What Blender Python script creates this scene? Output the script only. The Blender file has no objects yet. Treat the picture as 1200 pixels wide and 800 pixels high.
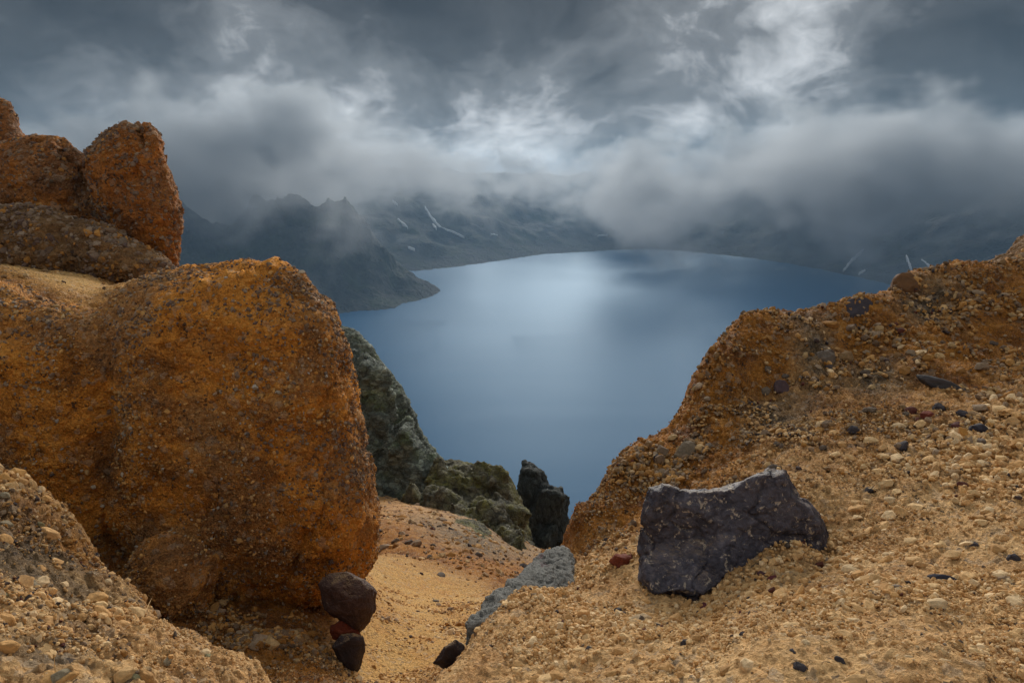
import bpy, bmesh, math, random
import numpy as np
from mathutils import Vector, Matrix

S = bpy.context.scene
COL = S.collection
random.seed(7)
RNG = np.random.default_rng(7)
R = math.radians

# ------------------------------------------------------------------ camera
PITCH = R(12.4)
FPX = 800.0                       # focal length in pixels of a 1200 px wide picture (24 mm)
cam_d = bpy.data.cameras.new('camera')
cam_d.sensor_width = 36.0
cam_d.lens = 24.0
cam_d.clip_start = 0.05
cam_d.clip_end = 60000
cam = bpy.data.objects.new('camera', cam_d)
COL.objects.link(cam)
cam.location = (0, 0, 0)          # the eye is the origin, the lake lies 400 m below
cam.rotation_euler = (R(90) - PITCH, 0, 0)
S.camera = cam
LAKE_Z = -400.0

# ------------------------------------------------------------------ light
SUN_EL, SUN_AZ = R(18), R(6.0)    # ahead of the viewer, a thin place in the cloud
sun_d = bpy.data.lights.new('sun', 'SUN')
sun_d.energy = 0.9
sun_d.angle = R(28)
sun_d.color = (1.0, 0.95, 0.87)
sun = bpy.data.objects.new('sun', sun_d)
COL.objects.link(sun)
sdir = Vector((math.sin(SUN_AZ) * math.cos(SUN_EL), math.cos(SUN_AZ) * math.cos(SUN_EL), math.sin(SUN_EL)))
sun.rotation_euler = sdir.to_track_quat('Z', 'Y').to_euler()

S.view_settings.view_transform = 'Standard'
S.view_settings.look = 'None'
S.view_settings.gamma = 1.0
S.view_settings.use_curve_mapping = False
S.view_settings.exposure = 2.1
S.render.engine = 'CYCLES'
S.cycles.use_denoising = True
S.cycles.max_bounces = 6
S.cycles.diffuse_bounces = 3
S.cycles.glossy_bounces = 2
S.cycles.transparent_max_bounces = 8
S.cycles.volume_bounces = 2
S.cycles.volume_max_steps = 256


def ray(px, py):
    u = (px - 600.0) / FPX
    v = (400.0 - py) / FPX
    return np.array([u, math.cos(PITCH) + v * math.sin(PITCH), -math.sin(PITCH) + v * math.cos(PITCH)])


def at(px, py, Y):
    d = ray(px, py)
    return d * (Y / d[1])


# ------------------------------------------------------------------ node helpers
class NT:
    def __init__(self, tree):
        self.t = tree

    def n(self, typ, **kw):
        nd = self.t.nodes.new(typ)
        ins = kw.pop('ins', {})
        for k, v in kw.items():
            setattr(nd, k, v)
        for k, v in ins.items():
            self.put(nd.inputs[k], v)
        return nd

    def put(self, sock, v):
        if hasattr(v, 'is_output') or isinstance(v, bpy.types.NodeSocket):
            self.t.links.new(v, sock)
        elif hasattr(v, 'outputs'):
            self.t.links.new(v.outputs[0], sock)
        else:
            if isinstance(v, tuple) and len(v) == 3 and sock.type == 'RGBA':
                v = v + (1.0,)
            sock.default_value = v

    def math(self, op, a, b=0.0, c=None, clamp=False):
        nd = self.n('ShaderNodeMath', operation=op, use_clamp=clamp)
        self.put(nd.inputs[0], a)
        self.put(nd.inputs[1], b)
        if c is not None:
            self.put(nd.inputs[2], c)
        return nd.outputs[0]

    def vmath(self, op, a, b=(0, 0, 0), out=0):
        nd = self.n('ShaderNodeVectorMath', operation=op)
        self.put(nd.inputs[0], a)
        if op == 'SCALE':
            self.put(nd.inputs['Scale'], b)
        else:
            self.put(nd.inputs[1], b)
        return nd.outputs[out]

    def mix(self, f, a, b, mode='MIX'):
        nd = self.n('ShaderNodeMix', data_type='RGBA', blend_type=mode)
        self.put(nd.inputs[0], f)
        self.put(nd.inputs[6], a)
        self.put(nd.inputs[7], b)
        return nd.outputs[2]

    def noise(self, vec, scale, detail=4.0, rough=0.55, dist=0.0, out=0):
        nd = self.n('ShaderNodeTexNoise')
        if vec is not None:
            self.put(nd.inputs['Vector'], vec)
        nd.inputs['Scale'].default_value = scale
        nd.inputs['Detail'].default_value = detail
        nd.inputs['Roughness'].default_value = rough
        nd.inputs['Distortion'].default_value = dist
        return nd.outputs[out]

    def voro(self, vec, scale, feature='F1', rand=1.0, out=0):
        nd = self.n('ShaderNodeTexVoronoi', feature=feature)
        self.put(nd.inputs['Vector'], vec)
        nd.inputs['Scale'].default_value = scale
        nd.inputs['Randomness'].default_value = rand
        return nd.outputs[out]

    def ramp(self, f, stops, interp='LINEAR'):
        nd = self.n('ShaderNodeValToRGB')
        cr = nd.color_ramp
        cr.interpolation = interp
        while len(cr.elements) < len(stops):
            cr.elements.new(0.5)
        for e, (p, c) in zip(cr.elements, stops):
            e.position = p
            e.color = (c, c, c, 1) if isinstance(c, (int, float)) else tuple(c) + (1,)
        self.put(nd.inputs[0], f)
        return nd.outputs[0]

    def attr(self, name, out=2, typ='GEOMETRY'):
        nd = self.n('ShaderNodeAttribute', attribute_name=name, attribute_type=typ)
        return nd.outputs[out]


# ------------------------------------------------------------------ sky
def build_world():
    w = bpy.data.worlds.new('World')
    S.world = w
    w.use_nodes = True
    w.node_tree.nodes.clear()
    g = NT(w.node_tree)
    dirv = g.n('ShaderNodeTexCoord').outputs['Generated']
    sep = g.n('ShaderNodeSeparateXYZ', ins={0: dirv})
    z = sep.outputs[2]
    sky = g.n('ShaderNodeTexSky', sky_type='NISHITA', sun_disc=False, sun_elevation=SUN_EL,
              sun_rotation=SUN_AZ, altitude=2600)
    # the cloud deck: noise on a flat layer over the head
    zz = g.math('ADD', g.math('MAXIMUM', z, 0.0), 0.55)
    inv = g.math('DIVIDE', 1.0, zz)
    flat = g.vmath('SCALE', dirv, inv)
    warpn = g.noise(flat, 1.7, 4.0, 0.55, out=1)
    flat = g.vmath('ADD', flat, g.vmath('SCALE', g.vmath('SUBTRACT', warpn, (0.5, 0.5, 0.5)), 0.55))
    big = g.noise(flat, 1.9, 3.0, 0.5)
    mid = g.noise(flat, 4.6, 6.0, 0.58)
    fine = g.noise(flat, 13.0, 6.0, 0.6)
    cl = g.math('ADD', g.math('MULTIPLY', big, 0.46), g.math('ADD', g.math('MULTIPLY', mid, 0.40), g.math('MULTIPLY', fine, 0.14)))
    # a warped copy of the direction, so that thin places have ragged edges
    wn = g.noise(dirv, 7.0, 7.0, 0.62, 0.3, out=1)
    warp = g.vmath('ADD', dirv, g.vmath('SCALE', g.vmath('SUBTRACT', wn, (0.5, 0.5, 0.5)), 0.22))
    warp = g.vmath('NORMALIZE', warp)

    def spot(px, py, width, amp, sq=1.0):
        d = ray(px, py)
        d = d / np.linalg.norm(d)
        df = g.vmath('SUBTRACT', warp, tuple(float(q) for q in d))
        df = g.vmath('MULTIPLY', df, (1.0, 1.0, sq))
        l2 = g.vmath('DOT_PRODUCT', df, df, out=1)
        return g.math('MULTIPLY', g.math('EXPONENT', g.math('MULTIPLY', l2, -1.0 / (2 * width * width))), amp)

    spots = [(590, 180, 0.075, 0.15, 1.2), (395, 198, 0.11, 0.16, 2.6), (900, 35, 0.11, 0.10, 0.7),
             (560, 150, 0.26, 0.06, 2.0), (300, 100, 0.12, 0.07, 2.0), (930, 120, 0.14, 0.06, 1.5),
             (400, -20, 0.24, -0.19, 1.7), (1190, 110, 0.22, -0.17, 1.0), (20, 20, 0.2, -0.10, 1.4),
             (680, 40, 0.10, -0.04, 1.0), (1080, 150, 0.14, -0.06, 1.2), (600, 90, 0.5, -0.03, 1.5)]
    tot = cl
    for s in spots:
        tot = g.math('ADD', tot, spot(*s))
    tot = g.math('MULTIPLY_ADD', tot, 1.7, -0.41)
    cloud = g.ramp(tot, [(0.0, (0.03, 0.031, 0.032)), (0.22, (0.09, 0.094, 0.097)), (0.42, (0.29, 0.303, 0.312)), (0.56, (0.86, 0.89, 0.91)),
                         (0.78, (1.9, 1.95, 1.98)), (1.0, (4.0, 4.1, 4.15))])
    # an overcast sky grows brighter towards the zenith, evenly all round
    up = g.math('MULTIPLY', g.math('MAXIMUM', z, 0.0), 2.6)
    cloud = g.mix(1.0, cloud, g.n('ShaderNodeCombineColor', ins={0: g.math('ADD', up, 1.0), 1: g.math('ADD', up, 1.0), 2: g.math('ADD', up, 1.0)}).outputs[0], 'MULTIPLY')
    col = g.mix(0.994, sky.outputs[0], cloud)
    # below the horizon: the dim grey of cloud and land
    below = g.math('MULTIPLY_ADD', z, 12.0, 1.0, clamp=True)
    col = g.mix(below, (0.45, 0.6, 0.75), col)
    bg = g.n('ShaderNodeBackground', ins={'Color': col, 'Strength': 0.1})
    out = g.n('ShaderNodeOutputWorld')
    g.t.links.new(bg.outputs[0], out.inputs['Surface'])
    w.cycles.sampling_method = 'AUTOMATIC'


build_world()

# ------------------------------------------------------------------ numpy noise
_perm = np.random.default_rng(3).permutation(256).astype(np.int32)
_perm = np.concatenate([_perm, _perm, _perm])
_g = np.random.default_rng(4).normal(size=(256, 3)).astype(np.float32)
_g /= np.linalg.norm(_g, axis=1, keepdims=True)


def gnoise(p):
    p = p.astype(np.float32)
    i = np.floor(p).astype(np.int32)
    f = p - i
    u = f * f * f * (f * (f * 6 - 15) + 10)
    i &= 255
    res = 0
    for dx in (0, 1):
        a = _perm[i[:, 0] + dx]
        wx = u[:, 0] if dx else 1 - u[:, 0]
        for dy in (0, 1):
            b = _perm[a + i[:, 1] + dy]
            wy = wx * (u[:, 1] if dy else 1 - u[:, 1])
            for dz in (0, 1):
                h = _perm[b + i[:, 2] + dz]
                gr = _g[h]
                wz = wy * (u[:, 2] if dz else 1 - u[:, 2])
                res = res + wz * (gr[:, 0] * (f[:, 0] - dx) + gr[:, 1] * (f[:, 1] - dy) + gr[:, 2] * (f[:, 2] - dz))
    return res * 1.5


def fbm(p, octv=4, gain=0.5, lac=2.03, ridged=False):
    a, s, r = 1.0, 0.0, 0.0
    q = np.array(p, dtype=np.float32)
    for k in range(octv):
        n = gnoise(q + 17.3 * k)
        if ridged:
            n = 0.5 - np.abs(n) * 1.6
        r = r + a * n
        s += a
        a *= gain
        q = q * lac
    return r / s


# ------------------------------------------------------------------ object helpers
def link(name, me, mat=None, parent=None, smooth=True):
    o = bpy.data.objects.new(name, me)
    COL.objects.link(o)
    if mat is not None and len(me.materials) == 0:
        me.materials.append(mat)
    if smooth:
        me.polygons.foreach_set('use_smooth', [True] * len(me.polygons))
    if parent is not None:
        o.parent = parent
    return o


def tag(o, label=None, cat=None, group=None, kind=None):
    for k, v in (('label', label), ('category', cat), ('group', group), ('kind', kind)):
        if v:
            o[k] = v
    return o


def mesh_np(name, verts, quads):
    me = bpy.data.meshes.new(name)
    nv, nq = len(verts), len(quads)
    k = quads.shape[1]
    me.vertices.add(nv)
    me.vertices.foreach_set('co', np.ascontiguousarray(verts, dtype=np.float32).ravel())
    me.loops.add(nq * k)
    me.loops.foreach_set('vertex_index', np.ascontiguousarray(quads, dtype=np.int32).ravel())
    me.polygons.add(nq)
    me.polygons.foreach_set('loop_start', np.arange(0, nq * k, k, dtype=np.int32))
    me.update(calc_edges=True)
    return me


def grid_quads(nu, nv, wrap=False):
    i = np.arange(nu if wrap else nu - 1)
    j = np.arange(nv - 1)
    I, J = np.meshgrid(i, j, indexing='ij')
    I2 = (I + 1) % nu
    return np.stack([I * nv + J, I2 * nv + J, I2 * nv + J + 1, I * nv + J + 1], -1).reshape(-1, 4)


def fattr(me, name, arr):
    a = me.attributes.new(name, 'FLOAT', 'POINT')
    a.data.foreach_set('value', np.ascontiguousarray(arr, dtype=np.float32))


def co_of(me):
    a = np.empty(len(me.vertices) * 3, np.float32)
    me.vertices.foreach_get('co', a)
    return a.reshape(-1, 3)


def no_of(me):
    a = np.empty(len(me.vertices) * 3, np.float32)
    me.vertices.foreach_get('normal', a)
    return a.reshape(-1, 3)


# ------------------------------------------------------------------ materials
def mat_base(name, disp=True):
    m = bpy.data.materials.new(name)
    m.use_nodes = True
    m.node_tree.nodes.clear()
    g = NT(m.node_tree)
    out = g.n('ShaderNodeOutputMaterial')
    bs = g.n('ShaderNodeBsdfPrincipled')
    g.t.links.new(bs.outputs[0], out.inputs['Surface'])
    bs.inputs['Roughness'].default_value = 0.9
    bs.inputs['Specular IOR Level'].default_value = 0.25
    if disp:
        m.displacement_method = 'BOTH'
    return m, g, bs, out


def pebbly(g, P, s1, s2, bare=None):
    """height of a surface made of small stones set in sand, and a colour per stone"""
    wv = g.vmath('ADD', P, g.vmath('SCALE', g.noise(P, s1 * 1.3, 3.0, 0.6, out=1), 0.35 / s1))
    v1 = g.n('ShaderNodeTexVoronoi', feature='F1', ins={'Vector': wv, 'Scale': s1})
    v2 = g.n('ShaderNodeTexVoronoi', feature='F1', ins={'Vector': wv, 'Scale': s2})
    n = g.noise(P, s2 * 1.5, 5.0, 0.7)
    h1 = g.math('SUBTRACT', 0.75, v1.outputs['Distance'])
    h2 = g.math('SUBTRACT', 0.75, v2.outputs['Distance'])
    # not every cell holds a stone
    c1 = g.n('ShaderNodeSeparateColor', ins={0: v1.outputs['Color']})
    c2 = g.n('ShaderNodeSeparateColor', ins={0: v2.outputs['Color']})
    h1 = g.math('MULTIPLY', h1, g.math('MULTIPLY_ADD', c1.outputs[0], 1.0, 0.15))
    return h1, h2, n, c1.outputs[1], c2.outputs[1], c2.outputs[2]


def stone_soil(name, base_stops, s1, s2, amp, patches=False, ground=False, dark=(0.05, 0.036, 0.028)):
    m, g, bs, out = mat_base(name)
    P = g.n('ShaderNodeNewGeometry').outputs['Position']
    h1, h2, n, r1, r2, r3 = pebbly(g, P, s1, s2)
    patch = g.noise(P, s1 * 0.11, 6.0, 0.62, 0.4)
    patch2 = g.noise(P, s1 * 0.28, 5.0, 0.65, 0.3)
    f = g.math('ADD', g.math('MULTIPLY', patch, 0.65), g.math('MULTIPLY', n, 0.35))
    base = g.ramp(f, base_stops[0])
    if ground:
        org = g.ramp(f, base_stops[1])
        sand = g.ramp(f, base_stops[2])
        grey = g.ramp(f, base_stops[3])
        jit = g.math('MULTIPLY', g.math('SUBTRACT', patch2, 0.5), 1.3)
        k = g.math('MULTIPLY_ADD', g.math('SUBTRACT', g.math('ADD', g.attr('orange'), jit), 0.5), 1.6, 0.5, clamp=True)
        base = g.mix(k, base, org)
        k = g.math('MULTIPLY_ADD', g.math('SUBTRACT', g.math('ADD', g.attr('sand'), g.math('MULTIPLY', jit, 0.6)), 0.5), 1.8, 0.5, clamp=True)
        sandk = k
        base = g.mix(k, base, sand)
        k = g.math('MULTIPLY_ADD', g.math('SUBTRACT', g.math('ADD', g.attr('grey'), g.math('MULTIPLY', jit, 0.9)), 0.5), 1.8, 0.5, clamp=True)
        base = g.mix(k, base, grey)
    if patches:      # weathered grey-brown skin, in broad patches
        pk = g.ramp(g.noise(P, s1 * 0.045, 5.0, 0.6, 0.5), [(0.46, 0.0), (0.58, 0.55)])
        base = g.mix(pk, base, g.ramp(n, [(0.3, (0.09, 0.052, 0.030)), (0.5, (0.20, 0.125, 0.068)), (0.7, (0.30, 0.22, 0.14))]))
    # stone to stone differences, dark stones in places
    var = g.math('MULTIPLY_ADD', r2, 0.5, 0.74)
    vc = g.n('ShaderNodeCombineColor', ins={0: var, 1: var, 2: var}).outputs[0]
    base = g.mix(1.0, base, vc, 'MULTIPLY')
    dk = g.math('MULTIPLY', g.math('GREATER_THAN', r3, 0.87), g.ramp(patch2, [(0.45, 0.0), (0.62, 0.85)]))
    base = g.mix(dk, base, dark)
    lt = g.math('MULTIPLY', g.math('GREATER_THAN', r1, 0.88), 0.35)
    base = g.mix(lt, base, (0.42, 0.33, 0.23))
    g.put(bs.inputs['Base Color'], base)
    hh = g.math('ADD', g.math('MULTIPLY', h1, 0.75), g.math('MULTIPLY', h2, 0.40))
    hh = g.math('ADD', hh, g.math('MULTIPLY', n, 0.55))
    if ground:
        hh = g.math('MULTIPLY', hh, g.math('MULTIPLY_ADD', sandk, -0.5, 1.0))
        hh = g.math('MULTIPLY', hh, g.attr('relief'))
    d = g.n('ShaderNodeDisplacement', ins={'Height': hh, 'Midlevel': 0.45, 'Scale': amp})
    g.t.links.new(d.outputs[0], out.inputs['Displacement'])
    return m


TAN = [(0.27, (0.19, 0.090, 0.031)), (0.41, (0.42, 0.225, 0.085)), (0.55, (0.60, 0.370, 0.160)), (0.8, (0.72, 0.51, 0.27))]
ORG = [(0.28, (0.065, 0.026, 0.009)), (0.41, (0.19, 0.068, 0.014)), (0.53, (0.39, 0.158, 0.024)), (0.78, (0.52, 0.26, 0.06))]
SAND = [(0.3, (0.42, 0.185, 0.045)), (0.5, (0.55, 0.312, 0.094)), (0.78, (0.63, 0.41, 0.16))]
GREY = [(0.3, (0.06, 0.040, 0.026)), (0.5, (0.15, 0.10, 0.055)), (0.65, (0.26, 0.165, 0.08)), (0.8, (0.30, 0.23, 0.14))]
OUT = [(0.30, (0.10, 0.042, 0.013)), (0.40, (0.26, 0.098, 0.017)), (0.50, (0.60, 0.235, 0.032)), (0.76, (0.70, 0.37, 0.09))]
PIN = [(0.30, (0.075, 0.031, 0.013)), (0.43, (0.23, 0.080, 0.017)), (0.55, (0.40, 0.142, 0.024)), (0.80, (0.50, 0.23, 0.055))]
RUB = [(0.30, (0.07, 0.040, 0.022)), (0.45, (0.17, 0.095, 0.042)), (0.58, (0.27, 0.145, 0.055)), (0.80, (0.36, 0.22, 0.10))]

M_ground = stone_soil('gravel_soil', [TAN, ORG, SAND, GREY], 13.0, 34.0, 0.060, ground=True)
M_outcrop = stone_soil('orange_conglomerate', [OUT], 12.0, 30.0, 0.075, patches=True)
M_pinnacle = stone_soil('red_brown_conglomerate', [PIN], 7.0, 16.0, 0.11, patches=True)
M_rubble = stone_soil('brown_rubble', [RUB], 7.0, 16.0, 0.11)


def rock_mat(name, stops, scale, amp, moss=None, speck=None, rough=0.85, aniso=None, block=0.0, dust=0.0):
    m, g, bs, out = mat_base(name)
    P = g.n('ShaderNodeTexCoord').outputs['Object']
    if aniso:
        P = g.vmath('MULTIPLY', P, aniso)
    n1 = g.noise(P, scale, 7.0, 0.65, 0.5)
    n2 = g.noise(P, scale * 5.0, 5.0, 0.7, 0.2)
    vo = g.voro(g.vmath('ADD', P, g.vmath('SCALE', g.noise(P, scale * 2, 3.0, 0.6, out=1), 0.5 / scale)), scale * 1.6, 'DISTANCE_TO_EDGE')
    f = g.math('ADD', g.math('MULTIPLY', n1, 0.6), g.math('MULTIPLY', n2, 0.4))
    c = g.ramp(f, stops)
    if moss:
        k = g.ramp(g.noise(P, scale * 0.55, 5.0, 0.65), moss[0])
        c = g.mix(k, c, moss[1])
    if speck:
        k = g.ramp(g.noise(P, scale * speck[1], 6.0, 0.75, 0.4), [(speck[2], 0.0), (speck[2] + 0.05, 0.8)])
        c = g.mix(k, c, speck[0])
    if dust:         # ochre dust lying on the upper sides
        nz = g.n('ShaderNodeSeparateXYZ', ins={0: g.n('ShaderNodeNewGeometry').outputs['Normal']}).outputs[2]
        k = g.math('MULTIPLY', g.math('ADD', g.math('MULTIPLY', nz, 0.9), g.math('MULTIPLY', g.noise(P, scale * 1.4, 6.0, 0.7), 0.9)), 0.5)
        c = g.mix(g.math('MULTIPLY', g.ramp(k, [(0.60, 0.0), (0.65, 1.0)]), dust), c, (0.42, 0.26, 0.11))
    g.put(bs.inputs['Base Color'], c)
    bs.inputs['Roughness'].default_value = rough
    crack = g.ramp(vo, [(0.0, 0.0), (0.10, 1.0)])
    hh = g.math('ADD', g.math('MULTIPLY', n1, 0.9), g.math('MULTIPLY', n2, 0.45))
    hh = g.math('ADD', hh, g.math('MULTIPLY', crack, 0.10))
    if block:
        wv = g.vmath('ADD', P, g.vmath('SCALE', g.noise(P, scale * 2.5, 4.0, 0.6, out=1), 0.45 / scale))
        ve = g.voro(wv, scale * 2.7, 'DISTANCE_TO_EDGE')
        vr = g.n('ShaderNodeSeparateColor', ins={0: g.voro(wv, scale * 2.7, 'F1', out=1)}).outputs[1]
        c = g.mix(g.ramp(ve, [(0.0, 0.75), (0.09, 0.0)]), c, tuple(q * 0.35 for q in stops[1][1]))
        vv = g.math('MULTIPLY_ADD', vr, 0.8, 0.6)
        c = g.mix(1.0, c, g.n('ShaderNodeCombineColor', ins={0: vv, 1: vv, 2: vv}).outputs[0], 'MULTIPLY')
        g.put(bs.inputs['Base Color'], c)
        for sc, am in ((1.1, 1.0), (2.7, 0.55), (6.0, 0.28)):
            vb = g.n('ShaderNodeTexVoronoi', feature='F1', ins={'Vector': wv, 'Scale': scale * sc})
            cs = g.n('ShaderNodeSeparateColor', ins={0: vb.outputs['Color']})
            hb = g.math('SUBTRACT', cs.outputs[0], g.math('MULTIPLY', vb.outputs['Distance'], 0.8))
            hh = g.math('ADD', hh, g.math('MULTIPLY', hb, block * am))
    d = g.n('ShaderNodeDisplacement', ins={'Height': hh, 'Midlevel': 0.75, 'Scale': amp})
    g.t.links.new(d.outputs[0], out.inputs['Displacement'])
    return m


M_basalt = rock_mat('blue_black_basalt', [(0.3, (0.014, 0.013, 0.018)), (0.46, (0.044, 0.041, 0.054)), (0.60, (0.105, 0.099, 0.122)), (0.8, (0.22, 0.20, 0.22))],
                    3.5, 0.045, speck=((0.46, 0.38, 0.29), 3.6, 0.57), rough=0.62, dust=0.3)
M_darkstone = rock_mat('dark_purple_stone', [(0.3, (0.018, 0.014, 0.016)), (0.55, (0.045, 0.033, 0.036)), (0.8, (0.11, 0.085, 0.08))],
                       5.0, 0.03, rough=0.75, dust=0.6)
M_brownstone = rock_mat('brown_boulder_stone', [(0.3, (0.035, 0.020, 0.017)), (0.55, (0.085, 0.048, 0.040)), (0.8, (0.20, 0.15, 0.12))],
                        4.0, 0.06, speck=((0.30, 0.25, 0.2), 0.8, 0.62), rough=0.7, dust=0.5)
M_red = rock_mat('red_scoria', [(0.3, (0.07, 0.014, 0.008)), (0.55, (0.17, 0.035, 0.014)), (0.8, (0.26, 0.08, 0.035))], 8.0, 0.025)
M_slab = rock_mat('grey_lichen_slab', [(0.3, (0.06, 0.058, 0.055)), (0.5, (0.15, 0.145, 0.13)), (0.7, (0.26, 0.255, 0.225)), (0.85, (0.36, 0.34, 0.28))],
                  5.5, 0.09, speck=((0.10, 0.055, 0.06), 0.5, 0.60), aniso=(1.0, 0.6, 1.4))
M_cliff = rock_mat('grey_green_cliff', [(0.3, (0.025, 0.030, 0.027)), (0.47, (0.105, 0.120, 0.097)), (0.6, (0.21, 0.235, 0.185)), (0.8, (0.30, 0.32, 0.26))],
                   0.6, 0.55, moss=([(0.50, 0.0), (0.66, 0.7)], (0.085, 0.115, 0.038)), aniso=(1.0, 1.0, 1.7), block=0.32)
M_moss = rock_mat('mossy_cliff', [(0.3, (0.018, 0.018, 0.013)), (0.47, (0.075, 0.066, 0.040)), (0.62, (0.14, 0.125, 0.075)), (0.8, (0.20, 0.19, 0.14))],
                  0.7, 0.45, moss=([(0.42, 0.0), (0.60, 0.8)], (0.105, 0.098, 0.020)), block=0.3)
M_pillar = rock_mat('dark_crag', [(0.3, (0.012, 0.014, 0.014)), (0.5, (0.035, 0.04, 0.036)), (0.7, (0.08, 0.085, 0.07)), (0.85, (0.13, 0.13, 0.1))],
                    0.7, 0.5, aniso=(1.3, 1.3, 0.6), block=0.35)
M_far = rock_mat('far_mountain_rock', [(0.3, (0.010, 0.012, 0.014)), (0.5, (0.030, 0.036, 0.034)), (0.65, (0.06, 0.066, 0.05)), (0.85, (0.14, 0.14, 0.12))],
                 0.010, 28.0, moss=([(0.48, 0.0), (0.66, 0.6)], (0.040, 0.062, 0.024)))


def simple_mat(name, c, rough=0.6):
    m, g, bs, out = mat_base(name, False)
    P = g.n('ShaderNodeTexCoord').outputs['Object']
    n = g.noise(P, 0.05, 4.0)
    g.put(bs.inputs['Base Color'], g.mix(n, c, tuple(q * 0.75 for q in c)))
    bs.inputs['Roughness'].default_value = rough
    return m


M_snow = simple_mat('snow', (0.75, 0.78, 0.80))


def water_mat():
    """deep blue body under a wind-roughened surface"""
    m = bpy.data.materials.new('lake_water')
    m.use_nodes = True
    m.node_tree.nodes.clear()
    g = NT(m.node_tree)
    out = g.n('ShaderNodeOutputMaterial')
    P = g.n('ShaderNodeNewGeometry').outputs['Position']
    n = g.noise(g.vmath('MULTIPLY', P, (1.0, 1.6, 1.0)), 0.0016, 4.0, 0.55, 0.4)
    body = g.n('ShaderNodeBsdfDiffuse', ins={'Color': g.mix(n, (0.001, 0.056, 0.140), (0.002, 0.072, 0.168))})
    nb = g.noise(g.vmath('MULTIPLY', P, (1.0, 1.4, 1.0)), 0.05, 6.0, 0.6)
    bp = g.n('ShaderNodeBump', ins={'Height': nb, 'Strength': 0.12, 'Distance': 4.0})
    st = g.noise(g.vmath('MULTIPLY', P, (0.35, 1.6, 1.0)), 0.004, 6.0, 0.65, 1.2)
    gl = g.n('ShaderNodeBsdfGlossy', ins={'Color': (0.72, 0.87, 1.0), 'Roughness': g.math('MULTIPLY_ADD', st, 0.06, 0.40), 'Normal': bp.outputs[0]})
    fr = g.n('ShaderNodeFresnel', ins={'IOR': 1.33})
    mx = g.n('ShaderNodeMixShader', ins={0: g.math('MULTIPLY', fr.outputs[0], 0.23), 1: body.outputs[0], 2: gl.outputs[0]})
    g.t.links.new(mx.outputs[0], out.inputs['Surface'])
    return m


M_water = water_mat()

# ------------------------------------------------------------------ radial terrain sheets
class Sheet:
    """z / r spread smoothly between surveyed points, in (bearing, log distance)"""
    A = 2.2

    def __init__(self, pts, c=0.06, scale=1.0):
        # pts: (bearing, r, z, extra...)
        self.pts = np.array(pts, dtype=np.float64)
        q = np.stack([self.pts[:, 0] * self.A, np.log(self.pts[:, 1])], 1)
        self.q = q
        self.c = c
        D = np.sqrt(((q[:, None] - q[None]) ** 2).sum(-1) + c * c)
        V = np.concatenate([(self.pts[:, 2] / self.pts[:, 1])[:, None], self.pts[:, 3:]], 1)
        n = len(q)
        P = np.stack([np.ones(n), q[:, 0], q[:, 1]], 1)
        K = np.zeros((n + 3, n + 3))
        K[:n, :n] = D - np.eye(n) * 1e-3
        K[:n, n:] = P
        K[n:, :n] = P.T
        rhs = np.zeros((n + 3, V.shape[1]))
        rhs[:n] = V
        self.w = np.linalg.solve(K, rhs)

    def __call__(self, th, r):
        q = np.stack([th.ravel() * self.A, np.log(r.ravel())], 1)
        res = np.zeros((len(q), self.w.shape[1]))
        n = len(self.q)
        for s in range(0, len(q), 40000):
            b = q[s:s + 40000]
            D = np.sqrt(((b[:, None] - self.q[None]) ** 2).sum(-1) + self.c ** 2)
            res[s:s + 40000] = D @ self.w[:n] + self.w[n] + b[:, :1] * self.w[n + 1] + b[:, 1:] * self.w[n + 2]
        return res


GP = []   # bearing, r, z, orange, sand, grey


def gp(px, py, Y, o=0.0, s=0.0, k=0.0):
    p = at(px, py, Y)
    GP.append((math.atan2(p[0], p[1]), math.hypot(p[0], p[1]), p[2], o, s, k))


def gdrop(px, py, Y, o, steps, k=0.0):
    """ground falling away behind a crest: steps are (factor on distance, slope)"""
    p = at(px, py, Y)
    th, r, z = math.atan2(p[0], p[1]), math.hypot(p[0], p[1]), p[2]
    for f, sl in steps:
        GP.append((th, r * f, z - sl * r * (f - 1), o, 0.0, k))


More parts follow.
